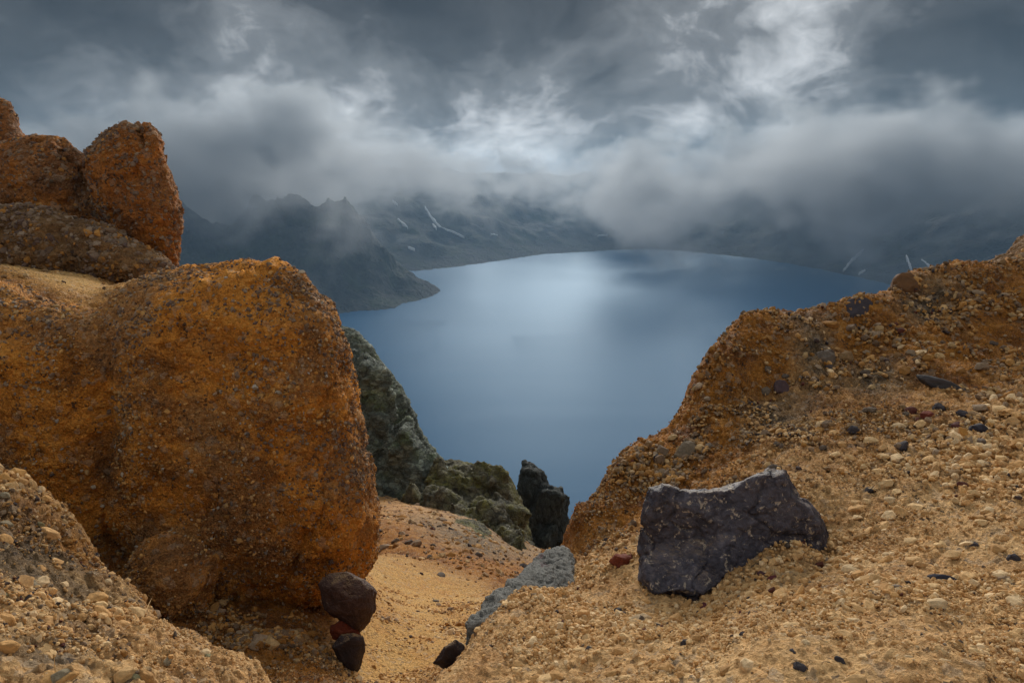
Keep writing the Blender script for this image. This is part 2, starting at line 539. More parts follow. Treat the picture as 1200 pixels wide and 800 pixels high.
# right slope, crest first
crest = [(1500, 262, 14.5), (1300, 285, 13.5), (1200, 302, 13), (1120, 312, 12.5), (1060, 320, 12), (1010, 352, 11.3), (980, 360, 11),
         (895, 364, 11), (870, 374, 10.7), (840, 407, 10.2), (812, 442, 9.8), (790, 492, 9.2), (745, 520, 8.6),
         (715, 552, 8.2), (690, 592, 7.8), (665, 622, 7.4), (647, 652, 7.0)]
for c in crest:
    gp(*c, o=0.9 if c[0] < 1150 else 0.7, k=0.2)
    gdrop(*c, 0.7, [(1.12, 0.75), (1.5, 0.85), (3.0, 0.75)])
for c in [(655, 662, 6.3), (612, 692, 5.3), (560, 742, 4.7), (545, 775, 4.3), (512, 802, 3.9), (470, 850, 3.4)]:
    gp(*c, o=0.15)
    gdrop(*c, 0.3, [(1.15, 0.8)])
for c in [(720, 645, 6.2, .25), (700, 700, 5.1), (620, 765, 4.1), (700, 805, 3.4), (900, 805, 2.9), (1100, 805, 2.7), (1350, 805, 2.6),
          (1000, 660, 4.6), (1200, 660, 4.1, .1), (900, 705, 4.0), (1100, 720, 3.5), (800, 745, 3.9), (860, 520, 7.7, .8), (950, 560, 6.3, .2),
          (1100, 560, 5.8, .0), (1000, 480, 8.0, .7), (1200, 480, 7.4, .3), (900, 440, 9.3, 1.), (1100, 400, 9.8, .95), (1200, 385, 10.3, .85),
          (1000, 410, 9.8, .85), (800, 560, 7.5, .95), (740, 600, 7.2, .9), (680, 640, 6.9, .8), (1350, 600, 4.3), (1350, 450, 8, .2),
          (815, 698, 4.9), (850, 671, 5.05), (905, 640, 5.25), (935, 631, 5.32), (970, 655, 5.2), (760, 690, 5.05), (985, 610, 5.6), (740, 640, 5.9)]:
    gp(*c)
for c in [(1020, 440, 9.0), (960, 400, 9.9), (1080, 355, 11.2), (900, 480, 8.4)]:
    gp(*c, o=0.5, k=0.75)
# foreground mound at the left
for c in [(-250, 520, 6.6), (-100, 540, 6.3), (0, 556, 6), (60, 586, 5.8), (100, 622, 5.6), (150, 682, 5.2), (168, 705, 5.0), (232, 757, 4.5), (312, 802, 3.9), (350, 850, 3.4)]:
    gp(*c, o=0.2, k=0.15)
    gdrop(*c, 0.7, [(1.12, 1.1)])
for c in [(0, 800, 2.7), (100, 800, 2.8), (205, 800, 3.15), (0, 720, 3.3), (150, 760, 3.7), (-200, 800, 2.6), (-200, 650, 4.2)]:
    gp(*c, k=0.2, o=0.1)
for c in [(0, 650, 4.3), (80, 685, 4.35), (40, 760, 3.1)]:
    gp(*c, k=0.8, o=0.2)
gp(60, 620, 5.2, 0.75, 0, 0.4)
gp(120, 670, 5.2, 0.75, 0, 0.3)
# hollow under the outcrop and the sandy gully
for c in [(-100, 700, 8.4, .9), (60, 720, 8.3, .9), (180, 735, 8.0, .9), (260, 745, 8.0, .85), (330, 770, 7.6, .75), (300, 800, 6.6, .8), (390, 800, 7.2, .75), (340, 725, 8.9, .9),
          (420, 800, 7.9, .5, .6), (470, 800, 8.4, .0, 1.), (430, 730, 10.2, .2, .9), (480, 730, 11.2, .3, .8), (540, 750, 10.4, .3, .7), (560, 712, 13.5, .3, .7),
          (430, 680, 13.5, 0., 1.), (500, 690, 16, .1, 1.), (450, 650, 19, .8, .4), (520, 655, 23, 1., .0), (590, 675, 20, 1., .1), (618, 672, 27, .9), (560, 640, 30, .45, 0., .7),
          (440, 615, 30, .8, .2), (500, 612, 36, .5, .1, .55), (470, 590, 48, .6, .2, .3), (560, 610, 44, .5, .0, .5), (600, 640, 40, .4, .0, .6), (430, 580, 60, .3, .1, .6)]:
    gp(*c)
# the far side of the notch, falling to the lake
for px in (380, 440, 500, 560, 620, 660):
    gp(px, 715, 82, 0, 0, 1)
    gp(px, 760, 160, 0, 0, 1)
# ledge with the trail, behind the outcrop
for c in [(-150, 330, 12.5, .8, .1), (0, 345, 12.4, .9, .1), (60, 354, 12.6, .8, .25), (150, 352, 13.2, .8, .2), (210, 352, 14.2, .8, .2), (240, 345, 15, .8, .2), (110, 338, 14.2, .4, .8), (100, 328, 15.2, .4, .9), (150, 338, 15.5, .7, .5), (0, 312, 16.5, .4, .8), (50, 322, 15.5, .4, .9), (-150, 290, 17, .5, .5),
          (0, 300, 20, .7, 0, .4), (120, 312, 20, .7, 0, .4), (190, 345, 17.5, .8, .2), (150, 336, 17.5, .8, .2), (170, 335, 19.5, .7), (235, 350, 16, .6, .2)]:
    gp(*c)
for c in [(250, 324, 15.5), (214, 324, 22)]:
    gdrop(*c, 0.6, [(1.15, 1.2), (1.6, 1.2)])
for c in [(-200, 260, 24), (-100, 260, 24)]:
    gp(*c, o=.7)
for px in (300, 350, 400):
    gp(px, 640, 13, .8)
    gp(px, 700, 20, .5)
# a wide circle beyond: crater wall down to the water
for k in range(-6, 7):
    th = k * R(12)
    side = abs(k) / 6
    GP.append((th, 90.0, -70 + 55 * side, .4, 0, .6))
    GP.append((th, 250.0, -185 + 110 * side, .2, 0, .8))
    GP.append((th, 700.0, -440 + 60 * side, .2, 0, .8))
# round the back of the viewer
for k in range(0, 11):
    th = R(75) + k * R(21)
    if th > math.pi:
        th -= 2 * math.pi
    for rr, zz in ((0.8, -1.9), (3, -1.8), (10, -0.5 if th > 0 else -1.0), (60, -2.0), (300, -60), (700, -300)):
        GP.append((th, rr, zz, .4, 0, .2))
for th in (-50, -25, 0, 25, 50):
    GP.append((R(th), 0.7, -1.95, .2, 0, .2))
ground_f = Sheet(GP)

TH = np.concatenate([np.linspace(R(-46), R(46), 1000), np.linspace(R(46), R(314), 130)[1:-1]])
THw = (TH + math.pi) % (2 * math.pi) - math.pi
RR = np.concatenate([np.geomspace(0.7, 2.0, 24)[:-1], np.geomspace(2.0, 17.0, 520)[:-1], np.geomspace(17.0, 75.0, 150)[:-1], np.geomspace(75, 700, 50)])
T2, R2 = np.meshgrid(THw, RR, indexing='ij')
GV = ground_f(T2, R2)
gx, gy = np.sin(T2).ravel() * R2.ravel(), np.cos(T2).ravel() * R2.ravel()
gz = GV[:, 0] * R2.ravel()
rr = R2.ravel()
P0 = np.stack([gx, gy, gz], 1)
sandm = np.clip(GV[:, 2], 0, 1)
amp = 1 - 0.7 * sandm
near = np.clip((rr - 1.5) / 2.0, 0.25, 1)
dz = (0.13 * fbm(P0 / 1.7, 3) + 0.055 * fbm(P0 / 0.42, 3)) * near * amp
dz += (0.05 * np.abs(fbm(P0 / 0.22, 3, 0.6)) + 0.030 * np.maximum(fbm(P0 / 0.11, 2) + 0.1, 0)) * near * amp
org = np.clip(GV[:, 1] + GV[:, 3] * 0.5, 0, 1)
dz += org * amp * np.clip((rr - 4) / 3, 0, 1) * (0.16 * fbm(P0 / 0.9 + 5, 4, 0.6) + 0.10 * fbm(P0 / 0.5 + 9, 3, ridged=True))
dz += np.clip((-gx - 0.3) / 0.8, 0, 1) * np.clip((7.5 - rr) / 1.5, 0, 1) * near * (0.17 * fbm(P0 / 0.4 + 3, 4, 0.6) + 0.07 * fbm(P0 / 0.2 + 7, 3, ridged=True))
far = np.clip((rr - 18) / 25, 0, 1)
dz += far * (0.6 * fbm(P0 / 6.0, 5, 0.55)) * (1 - 0.5 * sandm)
vfar = np.clip((rr - 80) / 100, 0, 1)
dz += vfar * 14 * fbm(P0 / 60.0, 5, 0.55)
gz = gz + dz
GZ = gz.reshape(T2.shape)
ground_me = mesh_np('terrain', np.stack([gx, gy, gz], 1), grid_quads(len(TH), len(RR), wrap=True)[:, ::-1])
fattr(ground_me, 'orange', np.clip(GV[:, 1], 0, 1))
fattr(ground_me, 'sand', sandm)
fattr(ground_me, 'grey', np.clip(GV[:, 3], 0, 1))
fattr(ground_me, 'relief', np.clip(rr / 5, 0.6, 1.6) * np.clip(1.0 - (rr - 30) / 20, 0.0, 1))
ground = tag(link('terrain', ground_me, M_ground), kind='structure')

ND = 1000


def ground_z(x, y):
    th = np.arctan2(x, y)
    r = np.hypot(x, y)
    a = np.where(np.abs(th) <= R(46), (th + R(46)) / R(92) * (ND - 1), ND - 1 + ((th - R(46)) % (2 * math.pi)) / R(268) * 129)
    a = np.clip(a, 0, len(TH) - 1.001)
    b = np.clip(np.interp(r, RR, np.arange(len(RR))), 0, len(RR) - 1.001)
    i, j = a.astype(int), b.astype(int)
    fa, fb = a - i, b - j
    G = GZ
    return (G[i, j] * (1 - fa) * (1 - fb) + G[i + 1, j] * fa * (1 - fb) + G[i, j + 1] * (1 - fa) * fb + G[i + 1, j + 1] * fa * fb)


def ground_hit(px, py, r0=1.6, r1=60.0):
    """first point of the ground along sight lines"""
    px, py = np.atleast_1d(np.asarray(px, float)), np.atleast_1d(np.asarray(py, float))
    u, v = (px - 600) / FPX, (400 - py) / FPX
    dx, dy, dzv = u, math.cos(PITCH) + v * math.sin(PITCH), -math.sin(PITCH) + v * math.cos(PITCH)
    h = np.hypot(dx, dy)
    hit = np.full(len(px), np.nan)
    for r in np.geomspace(r0, r1, 900):
        z = ground_z(dx / h * r, dy / h * r)
        m = np.isnan(hit) & (dzv / h * r <= z)
        hit[m] = r
    return np.stack([dx / h * hit, dy / h * hit, dzv / h * hit], 1)


# ------------------------------------------------------------------ rock bodies
def loft_body(outline, Yc, tf, tb, p=3.0, nth=160, ns=28):
    """closed body with this outline seen head-on: outline points are (px, py[, Y]); tf/tb metres of depth in front/behind"""
    pts = np.array([at(q[0], q[1], q[2] if len(q) > 2 else Yc) for q in outline])
    d = np.linalg.norm(np.diff(np.vstack([pts, pts[:1]]), axis=0), axis=1)
    s = np.concatenate([[0], np.cumsum(d)])
    t = np.linspace(0, s[-1], nth, endpoint=False)
    cl = np.vstack([pts, pts[:1]])
    B = np.stack([np.interp(t, s, cl[:, k]) for k in range(3)], 1)
    for _ in range(2):
        B = 0.5 * B + 0.25 * (np.roll(B, 1, 0) + np.roll(B, -1, 0))
    c = B.mean(0)
    ss = np.sin(np.linspace(0, math.pi / 2, ns))[1:]
    view = c / np.linalg.norm(c)
    view[2] *= 0.5
    view /= np.linalg.norm(view)
    V = []
    for k, sgn, tk in ((0, -1, tf), (1, 1, tb)):
        for q in (ss if k == 0 else ss[::-1][1:]):
            ring = c + q * (B - c)
            V.append(ring + sgn * tk * view * (1 - q ** p) ** 0.5)
    V = np.array(V)                       # rings, nth, 3
    nr = len(V)
    verts = np.vstack([V.reshape(-1, 3), c - tf * view, c + tb * view])
    f = []
    for i in range(nr - 1):
        a = i * nth
        b = a + nth
        for j in range(nth):
            k = (j + 1) % nth
            f.append((a + j, a + k, b + k, b + j))
    last = (nr - 1) * nth
    for j in range(nth):
        k = (j + 1) % nth
        f.append((nr * nth, k, j))
        f.append((nr * nth + 1, last + j, last + k))
    return verts, f


def slab_body(outline, Yc, front, back, chamfer, seed):
    """a broken slab: flat front and back faces, chipped edges"""
    rg = np.random.default_rng(seed)
    O = np.array([at(q[0], q[1], q[2] if len(q) > 2 else Yc) for q in outline])
    c = O.mean(0)
    view = c / np.linalg.norm(c)
    n = len(O)
    k = 1 - chamfer * rg.uniform(0.4, 1.6, n)[:, None]
    Fr = c + (O - c) * k - view * front * rg.uniform(0.9, 1.1, n)[:, None]
    Bk = c + (O - c) * 0.85 + view * back
    verts = np.vstack([Fr, O, Bk, (c - view * front * 1.1)[None]])
    f = [(3 * n, (i + 1) % n, i) for i in range(n)]
    for a in (0, n):
        f += [(a + i, a + (i + 1) % n, a + n + (i + 1) % n, a + n + i) for i in range(n)]
    f.append(tuple(2 * n + i for i in range(n)))
    return verts, f


def blocks(outline, Y0, Y1, count, smin, smax, seed, shape=(1.0, 1.0, 1.5), tilt=(0.25, 0.1)):
    """angular joint blocks filling an outline"""
    rg = np.random.default_rng(seed)
    poly = np.array([(q[0], q[1]) for q in outline], float)
    lo, hi = poly.min(0), poly.max(0)
    out = []
    while len(out) < count:
        p = rg.uniform(lo, hi)
        x, y = poly[:, 0], poly[:, 1]
        x2, y2 = np.roll(x, -1), np.roll(y, -1)
        if (((y > p[1]) != (y2 > p[1])) & (p[0] < (x2 - x) * (p[1] - y) / (y2 - y + 1e-9) + x)).sum() % 2 == 0:
            continue
        t = (p[1] - lo[1]) / (hi[1] - lo[1])
        c = at(p[0], p[1], Y1 + (Y0 - Y1) * t + rg.uniform(-1, 1))
        sz = rg.uniform(smin, smax)
        bm = bmesh.new()
        for _ in range(13):
            v = rg.uniform(-1, 1, 3)
            v = np.sign(v) * np.abs(v) ** 0.35
            bm.verts.new(v * sz * np.array(shape) * rg.uniform(0.8, 1.1))
        bmesh.ops.convex_hull(bm, input=bm.verts)
        bmesh.ops.delete(bm, geom=[v for v in bm.verts if not v.link_faces], context='VERTS')
        bm.verts.index_update()
        M = Matrix.Rotation(tilt[0] + rg.normal() * 0.22, 3, 'Y') @ Matrix.Rotation(tilt[1] + rg.normal() * 0.22, 3, 'X') @ Matrix.Rotation(rg.normal() * 0.5, 3, 'Z')
        v = np.array([(M @ q.co)[:] for q in bm.verts]) + c
        f = [tuple(q.index for q in fc.verts) for fc in bm.faces]
        bm.free()
        out.append((v, f))
    return out


def ball(c, rad, sub=4):
    bm = bmesh.new()
    bmesh.ops.create_icosphere(bm, subdivisions=sub, radius=1.0)
    v = np.array([x.co[:] for x in bm.verts]) * np.array(rad) + np.array(c)
    f = [tuple(x.index for x in q.verts) for q in bm.faces]
    bm.free()
    return v, f


def fuse(name, bodies, voxel):
    """bodies melted into one skin of even facets"""
    V, F, n = [], [], 0
    for v, f in bodies:
        V.append(v)
        F += [tuple(i + n for i in q) for q in f]
        n += len(v)
    me = bpy.data.meshes.new(name + '_raw')
    me.from_pydata([tuple(q) for q in np.vstack(V)], [], F)
    bm = bmesh.new()
    bm.from_mesh(me)
    bmesh.ops.recalc_face_normals(bm, faces=bm.faces)
    bm.to_mesh(me)
    bm.free()
    o = bpy.data.objects.new(name + '_raw', me)
    COL.objects.link(o)
    md = o.modifiers.new('r', 'REMESH')
    md.mode = 'VOXEL'
    md.voxel_size = voxel
    dg = bpy.context.evaluated_depsgraph_get()
    dg.update()
    res = bpy.data.meshes.new_from_object(o.evaluated_get(dg))
    bpy.data.objects.remove(o)
    bpy.data.meshes.remove(me)
    res.name = name
    return res


def roughen(me, layers, seed=0.0):
    """layers: (amplitude m, feature size m, octaves, ridged)"""
    for a, sz, octv, rd in layers:
        co, no = co_of(me), no_of(me)
        n = fbm(co / sz + seed, octv, 0.55, ridged=rd)
        co = co + no * (a * n)[:, None]
        me.vertices.foreach_set('co', co.ravel())
        me.update()


def crack(me, depth, size, width, seed, aniso=(1, 1, 1)):
    """wandering clefts"""
    co, no = co_of(me), no_of(me)
    n = fbm(co * np.array(aniso) / size + seed, 3, 0.45)
    m = np.clip(fbm(co / (size * 1.7) + seed + 40, 2) * 3 + 0.5, 0, 1)
    co = co - no * (depth * m * np.exp(-(n / width) ** 2))[:, None]
    me.vertices.foreach_set('co', co.astype(np.float32).ravel())
    me.update()


def facet(me, planes, seed, depth=0.3):
    """chip flat faces off a stone"""
    rg = np.random.default_rng(seed)
    co = co_of(me)
    c = co.mean(0)
    q = co - c
    for _ in range(planes):
        d = rg.normal(size=3)
        d /= np.linalg.norm(d)
        h = q @ d
        lim = h.max() * (1 - rg.uniform(0.08, depth))
        over = np.maximum(h - lim, 0)
        q = q - np.outer(over * 0.9, d)
    me.vertices.foreach_set('co', (q + c).astype(np.float32).ravel())
    me.update()


def recentre(o, low=True):
    """origin at the base of the thing"""
    me = o.data
    co = co_of(me)
    c = (co.min(0) + co.max(0)) / 2
    if low:
        c[2] = co[:, 2].min()
    me.vertices.foreach_set('co', (co - c).ravel())
    me.update()
    o.location = Vector(c.tolist())
    return o


def rock(name, label, cat, bodies, voxel, layers, mat, seed=0.0, planes=0, group=None, fdepth=0.3, cracks=()):
    me = fuse(name, bodies, voxel)
    if planes:
        facet(me, planes, int(seed * 10) + 1, fdepth)
    roughen(me, layers, seed)
    for c in cracks:
        crack(me, *c)
    o = link(name, me, mat)
    tag(o, label, cat, group)
    return recentre(o)


# the great orange outcrop
A = loft_body([(120, 352), (160, 336), (210, 322), (245, 318), (280, 312), (318, 310), (348, 323), (372, 349), (391, 377), (403, 406), (410, 438), (418, 474), (430, 514),
               (439, 556), (440, 598), (430, 636), (410, 662), (388, 678), (350, 690), (310, 700), (250, 716), (180, 725), (130, 700), (112, 600), (108, 450)], 11.0, 2.1, 2.6, p=3.2)
B = loft_body([(-260, 330), (-100, 330), (0, 338), (60, 352), (110, 356), (150, 380), (160, 450), (150, 560), (140, 640), (130, 700), (60, 735), (-100, 740), (-260, 720)],
              10.9, 2.3, 2.6, p=3.4)
lobe = ball(at(196, 690, 8.75), (0.60, 0.6, 0.85))
foot = ball(at(285, 770, 10.1), (1.0, 1.1, 0.9))
outcrop = rock('rock_outcrop', 'huge rounded orange outcrop studded with pebbles, overhanging the sandy gully, trail on top', 'rock',
               [A, B, lobe, foot], 0.035, [(0.42, 2.3, 4, False), (0.10, 0.6, 4, False), (0.045, 0.2, 3, True)], M_outcrop, 1.3,
               cracks=[(0.10, 2.6, 0.03, 5.0, (1, 1, 0.6)), (0.04, 1.1, 0.04, 11.0, (1, 1, 1.5))])

# the pinnacles behind the trail
rock('rock_pinnacle', 'tall blunt red-brown rock pinnacle leaning over the trail, dark crack down its left side', 'rock',
     [loft_body([(103, 182), (116, 160), (140, 145), (160, 141), (178, 148), (187, 158), (192, 185), (200, 215), (207, 240), (213, 265), (212, 288), (209, 312), (190, 330), (165, 330), (138, 300), (112, 245)], 19.7, 1.2, 1.9, 4.0)],
     0.055, [(0.22, 1.6, 4, False), (0.16, 0.5, 3, True)], M_pinnacle, 4.1, cracks=[(0.3, 2.4, 0.035, 4.1, (1, 1, 0.45))])
rock('rock_shoulder', 'broad red-brown rock shoulder joined to the tall pinnacle, lower and darker', 'rock',
     [loft_body([(-160, 205), (-60, 180), (0, 166), (30, 160), (62, 163), (98, 182), (118, 222), (142, 262), (164, 300), (160, 330), (100, 345), (0, 345), (-160, 345)], 20.7, 1.5, 1.8, 3.0)],
     0.06, [(0.35, 1.7, 4, False), (0.18, 0.5, 3, True)], M_pinnacle, 6.7, cracks=[(0.3, 2.4, 0.035, 6.7, (1, 1, 0.45))])
rock('rock_tip', 'rounded orange rock knob showing above the broad rock shoulder', 'rock',
     [loft_body([(-90, 140), (-40, 122), (0, 117), (12, 121), (22, 138), (28, 162), (26, 230), (-90, 240)], 24, 1.4, 1.6, 3.0)],
     0.075, [(0.3, 1.5, 4, False), (0.16, 0.5, 3, True)], M_pinnacle, 8.2, cracks=[(0.3, 2.4, 0.035, 8.2, (1, 1, 0.45))])
rock('rubble_mound', 'grey-brown mound of stony rubble at the foot of the pinnacle beside the trail', 'rubble mound',
     [loft_body([(-150, 235), (-60, 236), (0, 240), (60, 246), (120, 263), (160, 284), (204, 308), (195, 325), (120, 335), (0, 340), (-150, 340)], 18.3, 1.3, 1.6, 2.4)],
     0.055, [(0.25, 1.3, 4, False), (0.16, 0.4, 3, True)], M_rubble, 9.9)

# cliffs at the notch
CL = [(300, 392), (400, 384), (413, 390), (430, 402), (441, 414), (450, 432), (474, 458), (484, 482), (494, 508), (508, 527), (524, 545), (530, 575), (500, 590), (450, 612), (400, 660), (300, 660)]
rock('cliff', 'steep grey-green cliff face dropping towards the lake behind the orange outcrop', 'cliff',
     [loft_body(CL, 63, 4.5, 14, 2.4)] + blocks([(330, 425), (400, 418), (422, 432), (442, 470), (462, 510), (498, 560), (490, 585), (450, 595), (380, 630), (330, 630)], 54, 60, 170, 0.8, 2.0, 61, (1.0, 1.0, 1.4), (0.55, 0.15)),
     0.17, [(0.7, 5.0, 4, False), (0.30, 1.2, 3, True)], M_cliff, 2.2)
MC = [(470, 575, 60), (505, 545, 60), (530, 541, 58), (562, 541, 57), (586, 552, 56), (601, 564, 55), (611, 586, 55), (618, 612, 55), (628, 640, 53), (629, 664, 47), (608, 672, 36), (578, 660, 32), (545, 645, 33), (515, 625, 38), (482, 606, 46)]
rock('mossy_crag', 'low mossy green and brown crag sloping down to the notch above the lake', 'crag',
     [loft_body(MC, 47, 2, 6, 2.2)] + blocks([(500, 562), (560, 556), (590, 576), (602, 615), (614, 650), (590, 650), (540, 615), (490, 595)], 40, 55, 110, 0.4, 1.2, 62, (1.0, 1.0, 1.2), (0.4, 0.2)),
     0.14, [(0.6, 3.5, 4, False), (0.22, 0.9, 3, True)], M_moss, 3.4)
rock('dark_pillar', 'dark upright crag with knobbly top standing in the notch against the lake', 'crag',
     [loft_body([(594, 622), (610, 586), (622, 574), (638, 573), (649, 585), (656, 602), (664, 640), (650, 690), (615, 700), (604, 650)], 66, 3.0, 4.5, 2.6)]
     + blocks([(612, 584), (634, 574), (650, 592), (655, 640), (640, 670), (612, 660)], 62, 64, 40, 0.8, 1.9, 63, (0.8, 0.8, 1.9), (0.1, 0.1)),
     0.16, [(0.5, 3.0, 4, False), (0.25, 0.9, 3, True)], M_pillar, 5.5)

# named stones near by
rock('basalt_boulder', 'large angular blue-black basalt boulder half buried in tan gravel', 'boulder',
     [slab_body([(747, 640), (752, 600), (760, 571), (776, 567), (805, 573), (832, 574), (858, 568), (882, 558), (902, 549), (921, 551), (934, 574), (952, 592), (966, 612), (974, 636), (970, 660, 5.35), (952, 645, 5.4),
                 (933, 636, 5.4), (905, 645, 5.33), (880, 660, 5.25), (850, 678, 5.12), (832, 696, 5.02), (815, 706, 4.98), (795, 697, 5.03), (765, 697, 5.1), (749, 680, 5.2)], 5.45, 0.17, 0.30, 0.10, 4)],
     0.010, [(0.022, 0.35, 4, True), (0.018, 0.10, 4, True)], M_basalt, 1.7, cracks=[(0.03, 0.5, 0.04, 3.0)])
rock('grey_slab', 'long pale grey lichen-spotted slab lying along the edge of the gully', 'slab',
     [loft_body([(550, 768, 4.7), (549, 730, 4.8), (572, 706, 5.05), (606, 680, 5.55), (636, 650, 6.3), (658, 641, 6.5), (674, 656, 6.2), (672, 688, 5.7), (634, 732, 4.95), (598, 762, 4.6), (568, 782, 4.5)], 5.35, 0.26, 0.25, 4.0)],
     0.014, [(0.07, 0.4, 4, True), (0.03, 0.12, 4, True)], M_slab, 2.9)
rock('brown_boulder', 'rounded purple-brown boulder wedged under the overhang of the orange outcrop', 'boulder',
     [loft_body([(374, 683), (386, 671), (406, 669), (426, 679), (441, 694), (442, 713), (433, 728), (420, 740), (400, 727), (380, 712)], 8.75, 0.3, 0.35, 2.2)],
     0.018, [(0.05, 0.3, 4, False), (0.015, 0.08, 3, True)], M_brownstone, 3.3, planes=3, fdepth=0.15)
rock('pointed_stone', 'dark pointed stone stuck in the sand below the purple-brown boulder', 'stone',
     [slab_body([(388, 757), (399, 743), (414, 740), (426, 746), (428, 763), (421, 784), (412, 796), (400, 780)], 8.35, 0.13, 0.2, 0.28, 8)],
     0.015, [(0.04, 0.25, 4, False)], M_darkstone, 7.3)
rock('red_lump', 'small red lump of scoria between the purple-brown boulder and the pointed stone', 'stone',
     [loft_body([(386, 735), (400, 727), (418, 737), (424, 748), (404, 750), (390, 747)], 8.6, 0.14, 0.2, 2.2)],
     0.012, [(0.04, 0.12, 4, True)], M_red, 9.3)
rock('purple_stone', 'dark purple angular stone at the foot of the grey slab', 'stone',
     [slab_body([(506, 777), (520, 757), (534, 749), (553, 764), (545, 778), (520, 784)], 4.6, 0.06, 0.12, 0.3, 9)],
     0.007, [(0.02, 0.12, 3, False)], M_darkstone, 5.3)
rock('red_stone', 'rust-red angular stone lying against the blue-black basalt boulder', 'stone',
     [loft_body([(712, 658), (722, 650), (740, 649), (748, 660), (747, 676), (730, 675)], 5.65, 0.10, 0.14, 2.6)],
     0.007, [(0.02, 0.1, 3, False)], M_red, 6.3, planes=7, fdepth=0.25)

rock('dark_outcrop', 'dark brown rocky outcrop rising at the top end of the gravel slope', 'rock',
     [loft_body([(1158, 314), (1178, 298), (1192, 284), (1206, 276), (1260, 262), (1330, 268), (1340, 330), (1240, 345), (1170, 335)], 14.6, 1.0, 1.6, 2.6)],
     0.05, [(0.25, 0.9, 4, False), (0.1, 0.3, 3, True)], M_rubble, 12.3)

# ------------------------------------------------------------------ far terrain and lake
FP = []


def fp(px, py, Y, dz=0.0):
    p = at(px, py, Y)
    FP.append((math.atan2(p[0], p[1]), math.hypot(p[0], p[1]), p[2] + dz))


def shore_Y(px, py):
    d = ray(px, py)
    return LAKE_Z / d[2] * d[1]


shore = [(-600, 330), (-200, 320), (100, 318), (300, 312), (440, 318), (500, 316), (560, 309), (620, 300), (700, 294), (760, 292), (830, 297), (900, 305), (960, 315), (1020, 328), (1100, 345), (1200, 365), (1400, 410), (1800, 470)]
for px, py in shore:
    Y = shore_Y(px, py)
    p = at(px, py, Y)
    th, r = math.atan2(p[0], p[1]), math.hypot(p[0], p[1])
    FP.append((th, r * 0.80, LAKE_Z - 60))
    FP.append((th, r, LAKE_Z))
    FP.append((th, r * 1.10, LAKE_Z + 60))
    FP.append((th, r * 1.30, LAKE_Z + 260))
    FP.append((th, r * 1.55, LAKE_Z + 510))
    FP.append((th, r * 2.0, LAKE_Z + 430))
far_f = Sheet(FP, 0.04)


def far_sheet(f, th0, th1, r0, r1, nt, nr, noise):
    th = np.linspace(th0, th1, nt)
    r = np.geomspace(r0, r1, nr)
    T, RRR = np.meshgrid(th, r, indexing='ij')
    z = f(T, RRR)[:, 0] * RRR.ravel()
    x, y = np.sin(T).ravel() * RRR.ravel(), np.cos(T).ravel() * RRR.ravel()
    z = noise(x, y, z)
    return np.stack([x, y, z], 1), grid_quads(nt, nr)[:, ::-1]


def far_noise(x, y, z):
    p = np.stack([x, y, z * 0.3], 1)
    up = np.clip((z - LAKE_Z) / 120, 0, 1)
    return z + up * (170 * fbm(p / 900, 6, 0.52, ridged=True) + 45 * fbm(p / 260, 4, 0.55, ridged=True))


vf, qf = far_sheet(far_f, R(-62), R(62), 2300, 9000, 520, 230, far_noise)
mountains = tag(link('crater_wall', mesh_np('crater_wall', vf, qf), M_far), kind='structure')

# headland on the left
HP = []


def hp(px, py, Y):
    p = at(px, py, Y)
    HP.append((math.atan2(p[0], p[1]), math.hypot(p[0], p[1]), p[2]))


ridge = [(-250, 225, 2500), (-100, 222, 2550), (50, 228, 2600), (200, 236, 2650), (300, 240, 2700), (345, 238, 2700), (372, 244, 2700), (386, 236, 2700), (394, 241, 2700), (402, 240, 2690), (418, 257, 2700), (432, 275, 2720), (450, 295, 2750), (475, 315, 2780), (500, 331, 2800), (516, 340, 2800), (560, 375, 2800), (640, 380, 2800)]
for px, py, Y in ridge:
    hp(px, py, Y)
    p = at(px, py, Y)
    th, r = math.atan2(p[0], p[1]), math.hypot(p[0], p[1])
    HP.append((th, r * 1.10, max(LAKE_Z - 120, p[2] - 260)))
    HP.append((th, r * 1.3, LAKE_Z - 150))
for px, py in [(-250, 400), (-100, 392), (50, 386), (200, 378), (300, 373), (400, 367), (460, 361), (490, 352), (512, 343)]:
    Y = shore_Y(px, py)
    hp(px, py, Y)
    p = at(px, py, Y * 0.9)
    HP.append((math.atan2(p[0], p[1]), math.hypot(p[0], p[1]), LAKE_Z - 40))
for px, py, Y in [(380, 300, 2480), (420, 320, 2520), (460, 335, 2620), (300, 300, 2480), (200, 300, 2420), (50, 300, 2400)]:
    hp(px, py, Y)
head_f = Sheet(HP, 0.02)


def head_noise(x, y, z):
    p = np.stack([x, y, z * 0.5], 1)
    up = np.clip((z - LAKE_Z) / 120, 0, 1)
    return z + up * (95 * fbm(p / 230, 6, 0.58, ridged=True) + 30 * fbm(p / 60, 3, 0.6, ridged=True)) - 4 * up


vh, qh = far_sheet(head_f, R(-52), R(4), 1950, 3500, 420, 200, head_noise)
headland = tag(link('headland', mesh_np('headland', vh, qh), M_far), kind='structure')

# lake
bm = bmesh.new()
bmesh.ops.create_grid(bm, x_segments=24, y_segments=24, size=9500)
me = bpy.data.meshes.new('lake')
bm.to_mesh(me)
bm.free()
lake = tag(link('lake', me, M_water), kind='structure')
lake.location = (0, 4000, LAKE_Z)


